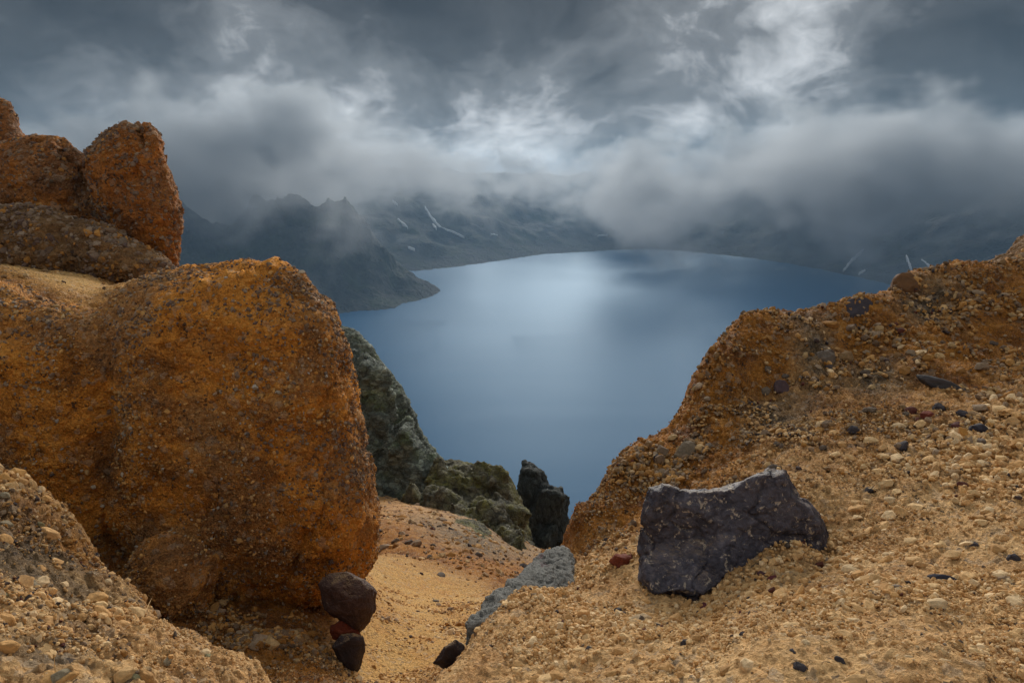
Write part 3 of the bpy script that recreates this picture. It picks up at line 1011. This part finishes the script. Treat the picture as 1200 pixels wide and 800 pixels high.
# ------------------------------------------------------------------ snow on the far wall
def far_hit(px, py, V, nt, nr, th0, th1, r0, r1):
    Z = V[:, 2].reshape(nt, nr)
    d = ray(px, py)
    h = math.hypot(d[0], d[1])
    th = math.atan2(d[0], d[1])
    a = min(max((th - th0) / (th1 - th0) * (nt - 1), 0), nt - 1.001)
    i = int(a)
    row = Z[i] * (1 - (a - i)) + Z[i + 1] * (a - i)
    rs = np.geomspace(r0, r1, nr)
    fine = np.geomspace(r0, r1, 4000)
    zr = np.interp(fine, rs, row)
    k = np.nonzero(d[2] / h * fine <= zr)[0]
    if len(k) == 0:
        return None
    r = fine[k[0]]
    if d[2] / h * r < LAKE_Z + 4:
        return None
    return np.array([d[0] / h * r, d[1] / h * r, d[2] / h * r])


def snow(path, width, par):
    """a snow-filled gully: a thin ragged strip lying on the slope"""
    pts = [far_hit(px, py, vf, 520, 230, R(-62), R(62), 2300, 9000) for px, py in path]
    pts = [p for p in pts if p is not None]
    if len(pts) < 2:
        return
    P = np.array(pts)
    t = np.linspace(0, len(P) - 1, 14)
    C = np.stack([np.interp(t, np.arange(len(P)), P[:, k]) for k in range(3)], 1)
    verts, faces = [], []
    n = len(C)
    for i, c in enumerate(C):
        dirc = C[min(i + 1, n - 1)] - C[max(i - 1, 0)]
        side = np.cross(dirc, c)
        side /= max(np.linalg.norm(side), 1e-6)
        w = 0.75 * width * (0.2 + 0.65 * math.sin(math.pi * (0.12 + 0.8 * i / (n - 1)))) * RNG.uniform(0.6, 1.3)
        lift = -c / np.linalg.norm(c) * 10 + np.array([0, 0, 6.0])
        off = RNG.uniform(-0.25, 0.25) * width
        for sgn in (-1, 1):
            verts.append(tuple(c + side * (w * sgn + off) + lift))
        for sgn in (-1, 1):
            verts.append(tuple(c + side * (w * sgn + off) + lift - np.array([0, 0, 30.0])))
    for i in range(n - 1):
        a, b = 4 * i, 4 * i + 4
        faces += [(a, a + 1, b + 1, b), (a + 2, b + 2, b + 3, a + 3), (a, b, b + 2, a + 2), (a + 1, a + 3, b + 3, b + 1)]
    faces += [(0, 2, 3, 1), (4 * n - 4, 4 * n - 3, 4 * n - 1, 4 * n - 2)]
    me = bpy.data.meshes.new('snow_patch')
    me.from_pydata(verts, [], faces)
    me.update()
    link('snow_patch', me, M_snow, par)


for path, w in [(((498, 243), (506, 256), (516, 266)), 9), (((514, 266), (530, 272), (544, 278)), 6), (((466, 257), (478, 267)), 7), (((507, 263), (511, 268)), 9),
                (((478, 290), (486, 293)), 8), (((460, 236), (466, 240)), 7), (((575, 275), (583, 276)), 6),
                (((1012, 293), (998, 306), (988, 318), (982, 323)), 8), (((982, 322), (1000, 318)), 6), (((1006, 322), (1014, 317)), 7), (((1016, 326), (1022, 321)), 9),
                (((1062, 300), (1066, 310), (1068, 318)), 6), (((1080, 305), (1094, 318)), 5), (((918, 295), (908, 308)), 5), (((974, 322), (978, 320)), 7), (((700, 277), (712, 276)), 7), (((940, 314), (947, 316)), 6)]:
    snow(path, w, mountains)

# ------------------------------------------------------------------ loose stones
def tint_mat(name, typ):
    m, g, bs, out = mat_base(name, False)
    P = g.n('ShaderNodeTexCoord').outputs['Object']
    c = g.attr('tint', 1, typ) if typ == 'INSTANCER' else g.n('ShaderNodeObjectInfo').outputs['Color']
    n = g.noise(P, 2.6, 6.0, 0.7)
    f = g.math('MULTIPLY_ADD', n, 1.5, 0.25)
    c = g.mix(1.0, c, g.n('ShaderNodeCombineColor', ins={0: f, 1: f, 2: f}).outputs[0], 'MULTIPLY')
    g.put(bs.inputs['Base Color'], c)
    b = g.n('ShaderNodeBump', ins={'Height': g.noise(P, 4.0, 6.0, 0.75), 'Strength': 0.6, 'Distance': 0.008 if typ != 'INSTANCER' else 0.003})
    g.put(bs.inputs['Normal'], b.outputs[0])
    return m


M_pebble = tint_mat('pebble_stone', 'INSTANCER')
M_stone = tint_mat('loose_stone', 'OBJECT')


def scatter(name, P, N, size, tint, parent=None, sink=0.25, seed=1):
    """countless small stones: one object, real stones on points"""
    n = len(P)
    rg = np.random.default_rng(seed)
    me = bpy.data.meshes.new(name)
    me.vertices.add(n)
    me.vertices.foreach_set('co', (P - N * (size * sink)[:, None]).astype(np.float32).ravel())
    rot = np.stack([rg.uniform(-0.9, 0.9, n), rg.uniform(-0.9, 0.9, n), rg.uniform(0, 6.28, n)], 1)
    scl = size[:, None] * np.stack([rg.uniform(0.8, 1.4, n), rg.uniform(0.65, 1.1, n), rg.uniform(0.5, 0.95, n)], 1)
    for nm, arr in (('rot', rot), ('scl', scl), ('nrm', N)):
        a = me.attributes.new(nm, 'FLOAT_VECTOR', 'POINT')
        a.data.foreach_set('vector', arr.astype(np.float32).ravel())
    a = me.attributes.new('tint', 'FLOAT_COLOR', 'POINT')
    a.data.foreach_set('color', np.concatenate([tint, np.ones((n, 1))], 1).astype(np.float32).ravel())
    o = bpy.data.objects.new(name, me)
    COL.objects.link(o)
    if parent is not None:
        o.parent = parent
        o.matrix_parent_inverse = Matrix.Translation(parent.location).inverted()
    ng = bpy.data.node_groups.new(name, 'GeometryNodeTree')
    ng.interface.new_socket('Geometry', in_out='INPUT', socket_type='NodeSocketGeometry')
    ng.interface.new_socket('Geometry', in_out='OUTPUT', socket_type='NodeSocketGeometry')
    g = NT(ng)
    gi = g.n('NodeGroupInput')
    go = g.n('NodeGroupOutput')
    pts = g.n('GeometryNodeMeshToPoints', ins={'Mesh': gi.outputs[0]})
    inst = []
    for k in range(5):
        ic = g.n('GeometryNodeMeshIcoSphere', ins={'Radius': 1.0, 'Subdivisions': 2})
        pos = g.n('GeometryNodeInputPosition').outputs[0]
        rv = g.n('FunctionNodeRandomValue', data_type='FLOAT_VECTOR')
        rv.inputs[0].default_value = (-0.42, -0.42, -0.42)
        rv.inputs[1].default_value = (0.42, 0.42, 0.42)
        rv.inputs['Seed'].default_value = 11 + k
        sp = g.n('GeometryNodeSetPosition', ins={'Geometry': ic.outputs[0], 'Offset': rv.outputs[0]})
        ch = g.n('GeometryNodeConvexHull', ins={'Geometry': sp.outputs[0]})
        ss = g.n('GeometryNodeSetShadeSmooth', ins={'Geometry': ch.outputs[0], 'Shade Smooth': False})
        sm = g.n('GeometryNodeSetMaterial', ins={'Geometry': ss.outputs[0], 'Material': M_pebble})
        inst.append(sm.outputs[0])
    gt = g.n('GeometryNodeGeometryToInstance')
    for q in inst[::-1]:
        g.t.links.new(q, gt.inputs[0])
    na = lambda nm: g.n('GeometryNodeInputNamedAttribute', data_type='FLOAT_VECTOR', ins={'Name': nm}).outputs[0]
    al = g.n('FunctionNodeAlignRotationToVector', axis='Z', ins={'Vector': na('nrm')})
    er = g.n('FunctionNodeEulerToRotation', ins={0: na('rot')})
    rr_ = g.n('FunctionNodeRotateRotation', rotation_space='LOCAL', ins={0: al.outputs[0], 1: er.outputs[0]})
    ri = g.n('FunctionNodeRandomValue', data_type='INT')
    ri.inputs[4].default_value = 0
    ri.inputs[5].default_value = 4
    ip = g.n('GeometryNodeInstanceOnPoints', ins={'Points': pts.outputs[0], 'Instance': gt.outputs[0], 'Rotation': rr_.outputs[0], 'Scale': na('scl')})
    ip.inputs['Pick Instance'].default_value = True
    g.t.links.new(ri.outputs[2], ip.inputs['Instance Index'])
    g.t.links.new(ip.outputs[0], go.inputs[0])
    md = o.modifiers.new('stones', 'NODES')
    md.node_group = ng
    me.materials.append(M_pebble)
    return o


def ground_n(x, y, e=0.06):
    zx = (ground_z(x + e, y) - ground_z(x - e, y)) / (2 * e)
    zy = (ground_z(x, y + e) - ground_z(x, y - e)) / (2 * e)
    n = np.stack([-zx, -zy, np.ones_like(zx)], 1)
    return n / np.linalg.norm(n, axis=1, keepdims=True)


TANS = np.array([(.60, .365, .155), (.66, .43, .20), (.57, .33, .135), (.51, .28, .10), (.68, .48, .26), (.46, .25, .09)])
ORGS = np.array([(.36, .17, .04), (.44, .23, .07), (.30, .14, .035), (.24, .14, .06), (.42, .27, .12), (.17, .11, .065), (.30, .21, .13)])
DARK = np.array([(.055, .042, .04), (.075, .05, .042), (.11, .08, .058), (.15, .11, .075), (.10, .032, .02), (.05, .04, .042)])


OR2 = np.array([(.40, .19, .04), (.46, .25, .08), (.30, .15, .045), (.36, .22, .09)])


def attrs_at(x, y):
    v = ground_f(np.arctan2(x, y), np.hypot(x, y))
    return np.clip(v[:, 1], 0, 1), np.clip(v[:, 2], 0, 1), np.clip(v[:, 3], 0, 1)


def stone_colours(x, y, rg, dark=0.05):
    o, sd, gk = attrs_at(x, y)
    n = len(x)
    c = TANS[rg.integers(0, len(TANS), n)]
    m = rg.uniform(0, 1, n) < np.clip(o * 1.25, 0, 0.97)
    c[m] = ORGS[rg.integers(0, len(ORGS), m.sum())]
    m = rg.uniform(0, 1, n) < dark * 0.35 + 0.18 * gk
    c[m] = DARK[rg.integers(0, len(DARK), m.sum())]
    return c * rg.uniform(0.8, 1.15, n)[:, None], sd


def gravel_points(n, r0, r1, smin, smax, rg, th0=-58, th1=58, power=2.6):
    th = rg.uniform(R(th0), R(th1), n)
    r = np.sqrt(rg.uniform(r0 * r0, r1 * r1, n))
    x, y = np.sin(th) * r, np.cos(th) * r
    # stones gather in drifts
    cl = fbm(np.stack([x, y, 0 * x], 1) / 0.8, 3)
    o, sd, gk = attrs_at(x, y)
    keep = rg.uniform(0, 1, n) < np.clip(0.45 + cl * 3.0, 0.04, 1) * (1 - 0.6 * sd)
    x, y = x[keep], y[keep]
    size = smin * (1 - rg.uniform(0, 1, len(x)) * (1 - (smin / smax) ** power)) ** (-1 / power)
    size = size * np.clip(1.0 + 1.7 * fbm(np.stack([x, y, 0 * x + 4], 1) / 1.3, 3), 0.5, 1.9)
    size = np.where((x < -0.3) & (np.hypot(x, y) < 7), size * 0.78, size)
    return x, y, size


rg = np.random.default_rng(21)
X, Y_, SZ = [], [], []
for args in ((68000, 1.6, 5.0, .006, .026), (58000, 4.5, 9.0, .010, .042), (40000, 8.0, 15.0, .016, .06), (6000, 14, 26, .025, .08), (2500, 20, 55, .06, .25, rg, -16, 4)):
    a = gravel_points(*args[:5], rg, *(args[6:] if len(args) > 5 else ()))
    X.append(a[0])
    Y_.append(a[1])
    SZ.append(a[2])
X, Y_, SZ = np.concatenate(X), np.concatenate(Y_), np.concatenate(SZ)
cc, sd = stone_colours(X, Y_, rg)
gravel = scatter('gravel', np.stack([X, Y_, ground_z(X, Y_) + 0.012], 1), ground_n(X, Y_), SZ, cc, seed=5)
tag(gravel, 'loose tan and orange gravel strewn over the slopes', 'gravel', kind='stuff')


def stud(o, n, smin, smax, pal, name, seed, front=True, pw=2.4):
    """small stones set in the skin of a rock"""
    rg = np.random.default_rng(seed)
    me = o.data
    co, no = co_of(me) + np.array(o.location), no_of(me)
    cand = np.nonzero((no * co).sum(1) < 0.25 * np.linalg.norm(co, axis=1))[0]
    cl = fbm(co[cand] / 0.9 + 3, 3)
    cand = cand[rg.uniform(0, 1, len(cand)) < np.clip(0.5 + 1.6 * cl, 0.05, 1)]
    k = rg.choice(cand, min(n, len(cand)), replace=False)
    size = smin * (1 - rg.uniform(0, 1, len(k)) * (1 - (smin / smax) ** pw)) ** (-1 / pw)
    tint = pal[rg.integers(0, len(pal), len(k))] * rg.uniform(0.8, 1.45, len(k))[:, None]
    pt = np.clip((fbm(co[k] / 1.6 + 8, 3) + 0.05 + 0.10 * (co[k][:, 2] + 4)) * 3, 0, 0.75)
    m = rg.uniform(0, 1, len(k)) < pt
    tint[m] = np.array([(.16, .105, .07), (.22, .15, .10), (.13, .085, .065), (.28, .20, .13)])[rg.integers(0, 4, m.sum())]
    c = scatter(name, co[k] + no[k] * 0.015, no[k], size, tint, parent=o, sink=0.35, seed=seed)
    c['kind'] = 'stuff'
    return c


STUD = np.vstack([ORGS, ORGS[:5], OR2, OR2, np.array([(.13, .10, .08), (.30, .26, .21), (.36, .30, .22)])])
stud(outcrop, 20000, .011, .042, STUD, 'embedded_pebbles', 31)
for nm, n, a, b in (('rock_pinnacle', 1500, .022, .08), ('rock_shoulder', 1800, .022, .085), ('rock_tip', 500, .025, .08), ('rubble_mound', 2400, .03, .12)):
    stud(bpy.data.objects[nm], n, a, b, np.vstack([ORGS[[0, 0, 2, 2, 3, 5]], DARK[3:4]]), 'embedded_pebbles', hash(nm) % 97 if False else len(nm) * 7)


# stones large enough to be picked out one by one
def stone_mesh(seed):
    bm = bmesh.new()
    rg = np.random.default_rng(900 + seed)
    for _ in range(26):
        v = rg.normal(size=3)
        v /= np.linalg.norm(v)
        bm.verts.new(v * rg.uniform(0.78, 1.12))
    res = bmesh.ops.convex_hull(bm, input=bm.verts)
    bmesh.ops.delete(bm, geom=[v for v in bm.verts if not v.link_faces], context='VERTS')
    bmesh.ops.recalc_face_normals(bm, faces=bm.faces)
    bmesh.ops.bevel(bm, geom=list(bm.edges), offset=0.07, segments=1, affect='EDGES', profile=0.5)
    bmesh.ops.triangulate(bm, faces=bm.faces)
    bmesh.ops.subdivide_edges(bm, edges=bm.edges, cuts=1)
    me = bpy.data.meshes.new('stone')
    bm.to_mesh(me)
    bm.free()
    me.update()
    roughen(me, [(0.10, 0.7, 2, False), (0.06, 0.25, 2, False)], seed * 3.7)
    co = co_of(me)
    co[:, 2] *= 0.75
    me.vertices.foreach_set('co', co.ravel())
    me.update()
    me.materials.append(M_stone)
    return me


STONES = [stone_mesh(k) for k in range(8)]


def stone(name, p, n, rad, colour, label, cat, group=None, squash=(1, 1, 1), sink=0.45, k=None):
    o = bpy.data.objects.new(name, STONES[RNG.integers(0, 8) if k is None else k])
    COL.objects.link(o)
    q = Vector((0, 0, 1)).rotation_difference(Vector(n.tolist()))
    o.rotation_mode = 'QUATERNION'
    from mathutils import Quaternion
    o.rotation_quaternion = q @ Quaternion((0, 0, 1), RNG.uniform(0, 6.28))
    o.scale = tuple(rad * s_ for s_ in squash)
    o.location = Vector((p + n * rad * (0.55 - sink)).tolist())
    o.color = tuple(float(c) for c in colour) + (1.0,)
    return tag(o, label, cat, group)


def put_stone(name, px, py, wpx, colour, label, cat='stone', group=None, **kw):
    p = ground_hit(px, py)
    if np.isnan(p[0, 0]):
        return
    n = ground_n(p[:, 0], p[:, 1])[0]
    rad = wpx / FPX * np.linalg.norm(p[0]) / 2
    return stone(name, p[0], n, rad, colour, label, cat, group, **kw)


for a in [('dark_rock', 1006, 360, 36, (.05, .04, .045), 'dark flat rock perched on the crest of the orange ridge', dict(squash=(1.5, .9, .5), sink=.85)),
          ('small_crag', 1056, 329, 34, (.13, .06, .022), 'small brown crag of rock on the crest above the dark flat rock', dict(sink=.9)),
          ('purple_boulder', 916, 456, 26, (.075, .045, .045), 'purple-brown boulder sticking out of the orange flank of the ridge', dict(squash=(.8, .8, 1.1), sink=.6)),
          ('grey_lump', 803, 528, 34, (.15, .11, .07), 'grey-brown pebbly lump low on the orange flank of the ridge', dict(sink=.75)),
          ('grey_block', 968, 420, 26, (.13, .10, .075), 'grey-brown block bedded in the dark stony patch of the ridge flank', dict(sink=.7)),
          ('black_stone', 1146, 504, 20, (.03, .026, .034), 'black angular stone on the gravel slope beside small red stones', {}),
          ('long_dark_stone', 1103, 452, 36, (.06, .052, .05), 'long low dark grey stone bedded in the upper gravel slope', dict(squash=(1.4, .6, .5))),
          ('blue_black_stone', 1107, 681, 26, (.03, .03, .042), 'blue-black stone lying alone among coarse tan stones', dict(squash=(1.2, .8, .6))),
          ('tan_cobble', 752, 729, 24, (.46, .32, .18), 'smooth tan cobble on the gravel below the basalt boulder', {}),
          ('maroon_stone', 824, 713, 15, (.11, .03, .03), 'small maroon stone just below the tip of the basalt boulder', {}),
          ('dark_chip', 812, 703, 14, (.03, .022, .024), 'small black chip touching the lower tip of the basalt boulder', {}),
          ('pale_boulder', 175, 405, 14, (.30, .27, .21), '', {}) if False else None]:
    if a:
        put_stone(a[0], a[1], a[2], a[3], a[4], a[5], 'stone' if a[3] < 25 else 'rock', **a[6])
for px, py, w, c in [(1086, 488, 14, (.16, .035, .02)), (1068, 482, 13, (.10, .03, .02)), (1122, 500, 12, (.10, .035, .03)), (905, 678, 11, (.12, .03, .03)), (892, 674, 11, (.08, .035, .035))]:
    put_stone('red_pebble', px, py, w, c, 'small dull red stone on the tan gravel slope', 'stone', 'small red stones on the gravel slope')
for px, py, w in [(1100, 478, 13), (1128, 486, 12), (930, 765, 11), (938, 782, 14), (985, 775, 13), (803, 754, 11), (1188, 655, 12), (1058, 524, 16), (1020, 575, 12), (1160, 300, 14), (690, 762, 12), (1140, 640, 12), (870, 745, 10), (1000, 505, 14)]:
    put_stone('dark_pebble', px, py, w, (.05, .042, .045), 'small dark stone on the tan gravel slope', 'stone', 'small dark stones on the gravel slope')
rs = np.random.default_rng(77)


def many(name, n, box, wmin, wmax, pal, label, group, accept=None):
    k = 0
    tries = 0
    while k < n and tries < n * 6:
        tries += 1
        px, py = rs.uniform(box[0], box[2]), rs.uniform(box[1], box[3])
        if accept and not accept(px, py):
            continue
        w = wmin + (wmax - wmin) * rs.uniform(0, 1) ** 2.2
        c = pal[rs.integers(0, len(pal))] * rs.uniform(0.8, 1.15)
        lum = 0.3 * c[0] + 0.6 * c[1] + 0.1 * c[2]
        size = 'large' if w > wmin + 0.6 * (wmax - wmin) else 'medium' if w > wmin + 0.25 * (wmax - wmin) else 'small'
        hue = 'pale tan' if lum > 0.44 else 'tan' if lum > 0.33 else 'orange-brown' if lum > 0.2 else 'brown' if lum > 0.1 else 'dark brown'
        if put_stone(name, px, py, w, c, f'{size} {hue} {label}', 'stone', group, squash=(rs.uniform(.9, 1.3), rs.uniform(.7, 1.0), rs.uniform(.6, .95))):
            k += 1


basalt_clear = lambda x, y: not (735 < x < 985 and 535 < y < 705)
many('tan_stone', 75, (985, 590, 1200, 800), 10, 22, TANS, 'rough stone in the coarse gravel near the blue-black stone', 'tan stones of the coarse gravel')
many('tan_stone', 60, (940, 480, 1200, 600), 9, 17, TANS, 'stone in the upper gravel slope above the basalt boulder', 'tan stones of the upper gravel slope', basalt_clear)
many('tan_stone', 55, (560, 690, 960, 800), 10, 22, TANS, 'stone on the gravel slope running down below the basalt boulder', 'tan stones below the basalt boulder', lambda x, y: basalt_clear(x, y) and (x - 560) / 240 > (780 - y) / 100)
many('ridge_stone', 50, (700, 370, 1180, 560), 8, 20, np.vstack([DARK[2:4], ORGS[2:7]]), 'stone sticking out of the flank of the orange ridge', 'brown stones on the ridge flank', lambda x, y: y > 370 + max(0, 895 - x) * 1.05)
many('mound_stone', 60, (0, 575, 300, 800), 9, 24, np.vstack([TANS, TANS, DARK[3:4], np.array([(.30, .24, .15), (.24, .21, .11)])]), 'rough stone on the gravel mound facing the orange outcrop', 'stones of the gravel mound', lambda x, y: y > 575 + x * 0.78)
many('gully_stone', 22, (430, 600, 600, 790), 6, 14, DARK[1:4], 'stone lying on the sandy gully floor', 'stones on the sandy gully floor')

# ------------------------------------------------------------------ haze and clouds
def haze_box():
    bm = bmesh.new()
    bmesh.ops.create_cube(bm, size=1.0)
    me = bpy.data.meshes.new('haze')
    bm.to_mesh(me)
    bm.free()
    x0, x1, y0, y1, z0, z1 = -11000, 11000, -6500, 14500, -700, 445
    co = co_of(me) * np.array([x1 - x0, y1 - y0, z1 - z0]) + np.array([(x0 + x1) / 2, (y0 + y1) / 2, (z0 + z1) / 2])
    me.vertices.foreach_set('co', co.astype(np.float32).ravel())
    m = bpy.data.materials.new('haze')
    m.use_nodes = True
    m.node_tree.nodes.clear()
    g = NT(m.node_tree)
    out = g.n('ShaderNodeOutputMaterial')
    v = g.n('ShaderNodeVolumePrincipled')
    v.inputs['Color'].default_value = (0.42, 0.66, 0.93, 1)
    v.inputs['Density'].default_value = 0.62e-4
    v.inputs['Anisotropy'].default_value = 0.2
    g.t.links.new(v.outputs[0], out.inputs['Volume'])
    o = link('haze', me, m, smooth=False)
    tag(o, 'thin blue haze filling the crater over the lake', 'haze', kind='stuff')


haze_box()


def cloud_bank():
    lo, hi = (-5200, 1700, -390), (5200, 6600, 430)
    me = bpy.data.meshes.new('cloud_bank')
    o = bpy.data.objects.new('cloud_bank', me)
    COL.objects.link(o)
    ng = bpy.data.node_groups.new('cloud_bank', 'GeometryNodeTree')
    ng.interface.new_socket('Geometry', in_out='OUTPUT', socket_type='NodeSocketGeometry')
    g = NT(ng)
    pos = g.n('GeometryNodeInputPosition').outputs[0]
    sep = g.n('ShaderNodeSeparateXYZ', ins={0: pos})
    x, y, z = sep.outputs[0], sep.outputs[1], sep.outputs[2]
    wq = g.vmath('MULTIPLY', pos, (1 / 1000, 1 / 1000, 1 / 700))
    n1 = g.noise(wq, 0.9, 5.0, 0.55, 0.3)
    n2 = g.noise(wq, 3.0, 4.0, 0.6, 0.5)
    n3 = g.noise(wq, 8.0, 3.0, 0.6, 0.6)
    nn = g.math('ADD', g.math('MULTIPLY', n1, 0.40), g.math('ADD', g.math('MULTIPLY', n2, 0.34), g.math('MULTIPLY', n3, 0.26)))
    bear = g.math('DIVIDE', x, y)

    def bump(b, w, a, yc=None, yw=1.0):
        d = g.math('DIVIDE', g.math('SUBTRACT', bear, b), w)
        e = g.math('MULTIPLY', d, d)
        if yc is not None:
            d2 = g.math('DIVIDE', g.math('SUBTRACT', y, yc), yw)
            e = g.math('ADD', e, g.math('MULTIPLY', d2, d2))
        return g.math('MULTIPLY', g.math('EXPONENT', g.math('MULTIPLY', e, -1.0)), a)
    base = -30.0
    for b in ((0.15, 0.15, -370.0, 4400.0, 1300.0), (0.46, 0.18, -110.0, 3800.0, 1300.0), (-0.13, 0.12, 75.0), (-0.40, 0.10, -210.0, 2200.0, 420.0),
              (-0.24, 0.10, 60.0, 2600.0, 500.0)):
        base = g.math('ADD', base, bump(*b))
    h = g.math('DIVIDE', g.math('SUBTRACT', z, base), 260.0)
    h = g.math('MINIMUM', h, 0.55)
    top = g.math('MULTIPLY', g.math('MAXIMUM', g.math('SUBTRACT', z, g.math('MULTIPLY_ADD', n1, 700.0, -290.0)), 0.0), 1 / 170.0)
    d = g.math('ADD', g.math('MULTIPLY', g.math('SUBTRACT', nn, 0.5), 11.0), g.math('SUBTRACT', h, top))
    d = g.math('SUBTRACT', d, g.math('ADD', 0.05, g.math('ADD', bump(0.015, 0.085, 0.6), bump(0.10, 0.075, 0.9, 3700.0, 800.0))))

    def edge(v, a, b):
        return g.math('DIVIDE', g.math('SUBTRACT', v, a), b - a, clamp=True)
    m = g.math('MULTIPLY', edge(y, 1750.0, 2300.0), edge(y, 6550.0, 5800.0))
    m = g.math('MULTIPLY', m, g.math('MULTIPLY', edge(x, -5150.0, -4300.0), edge(x, 5150.0, 4300.0)))
    d = g.math('MULTIPLY', g.math('MULTIPLY', g.math('MAXIMUM', d, 0.0), m), 1.0)
    d = g.math('MINIMUM', d, 1.3)
    vc = g.n('GeometryNodeVolumeCube', ins={'Density': d, 'Background': 0.0, 'Min': lo, 'Max': hi,
                                            'Resolution X': 400, 'Resolution Y': 180, 'Resolution Z': 36})
    m_ = bpy.data.materials.new('cloud')
    m_.use_nodes = True
    m_.node_tree.nodes.clear()
    gm = NT(m_.node_tree)
    out = gm.n('ShaderNodeOutputMaterial')
    v = gm.n('ShaderNodeVolumePrincipled')
    v.inputs['Color'].default_value = (0.54, 0.57, 0.60, 1)
    v.inputs['Density'].default_value = 0.0065
    v.inputs['Density Attribute'].default_value = 'density'
    v.inputs['Anisotropy'].default_value = 0.35
    gm.t.links.new(v.outputs[0], out.inputs['Volume'])
    sm = g.n('GeometryNodeSetMaterial', ins={'Geometry': vc.outputs[0], 'Material': m_})
    go = g.n('NodeGroupOutput')
    g.t.links.new(sm.outputs[0], go.inputs[0])
    md = o.modifiers.new('volume', 'NODES')
    md.node_group = ng
    me.materials.append(m_)
    tag(o, 'grey cloud bank hanging over the far crater wall and headland', 'cloud', kind='stuff')


cloud_bank()
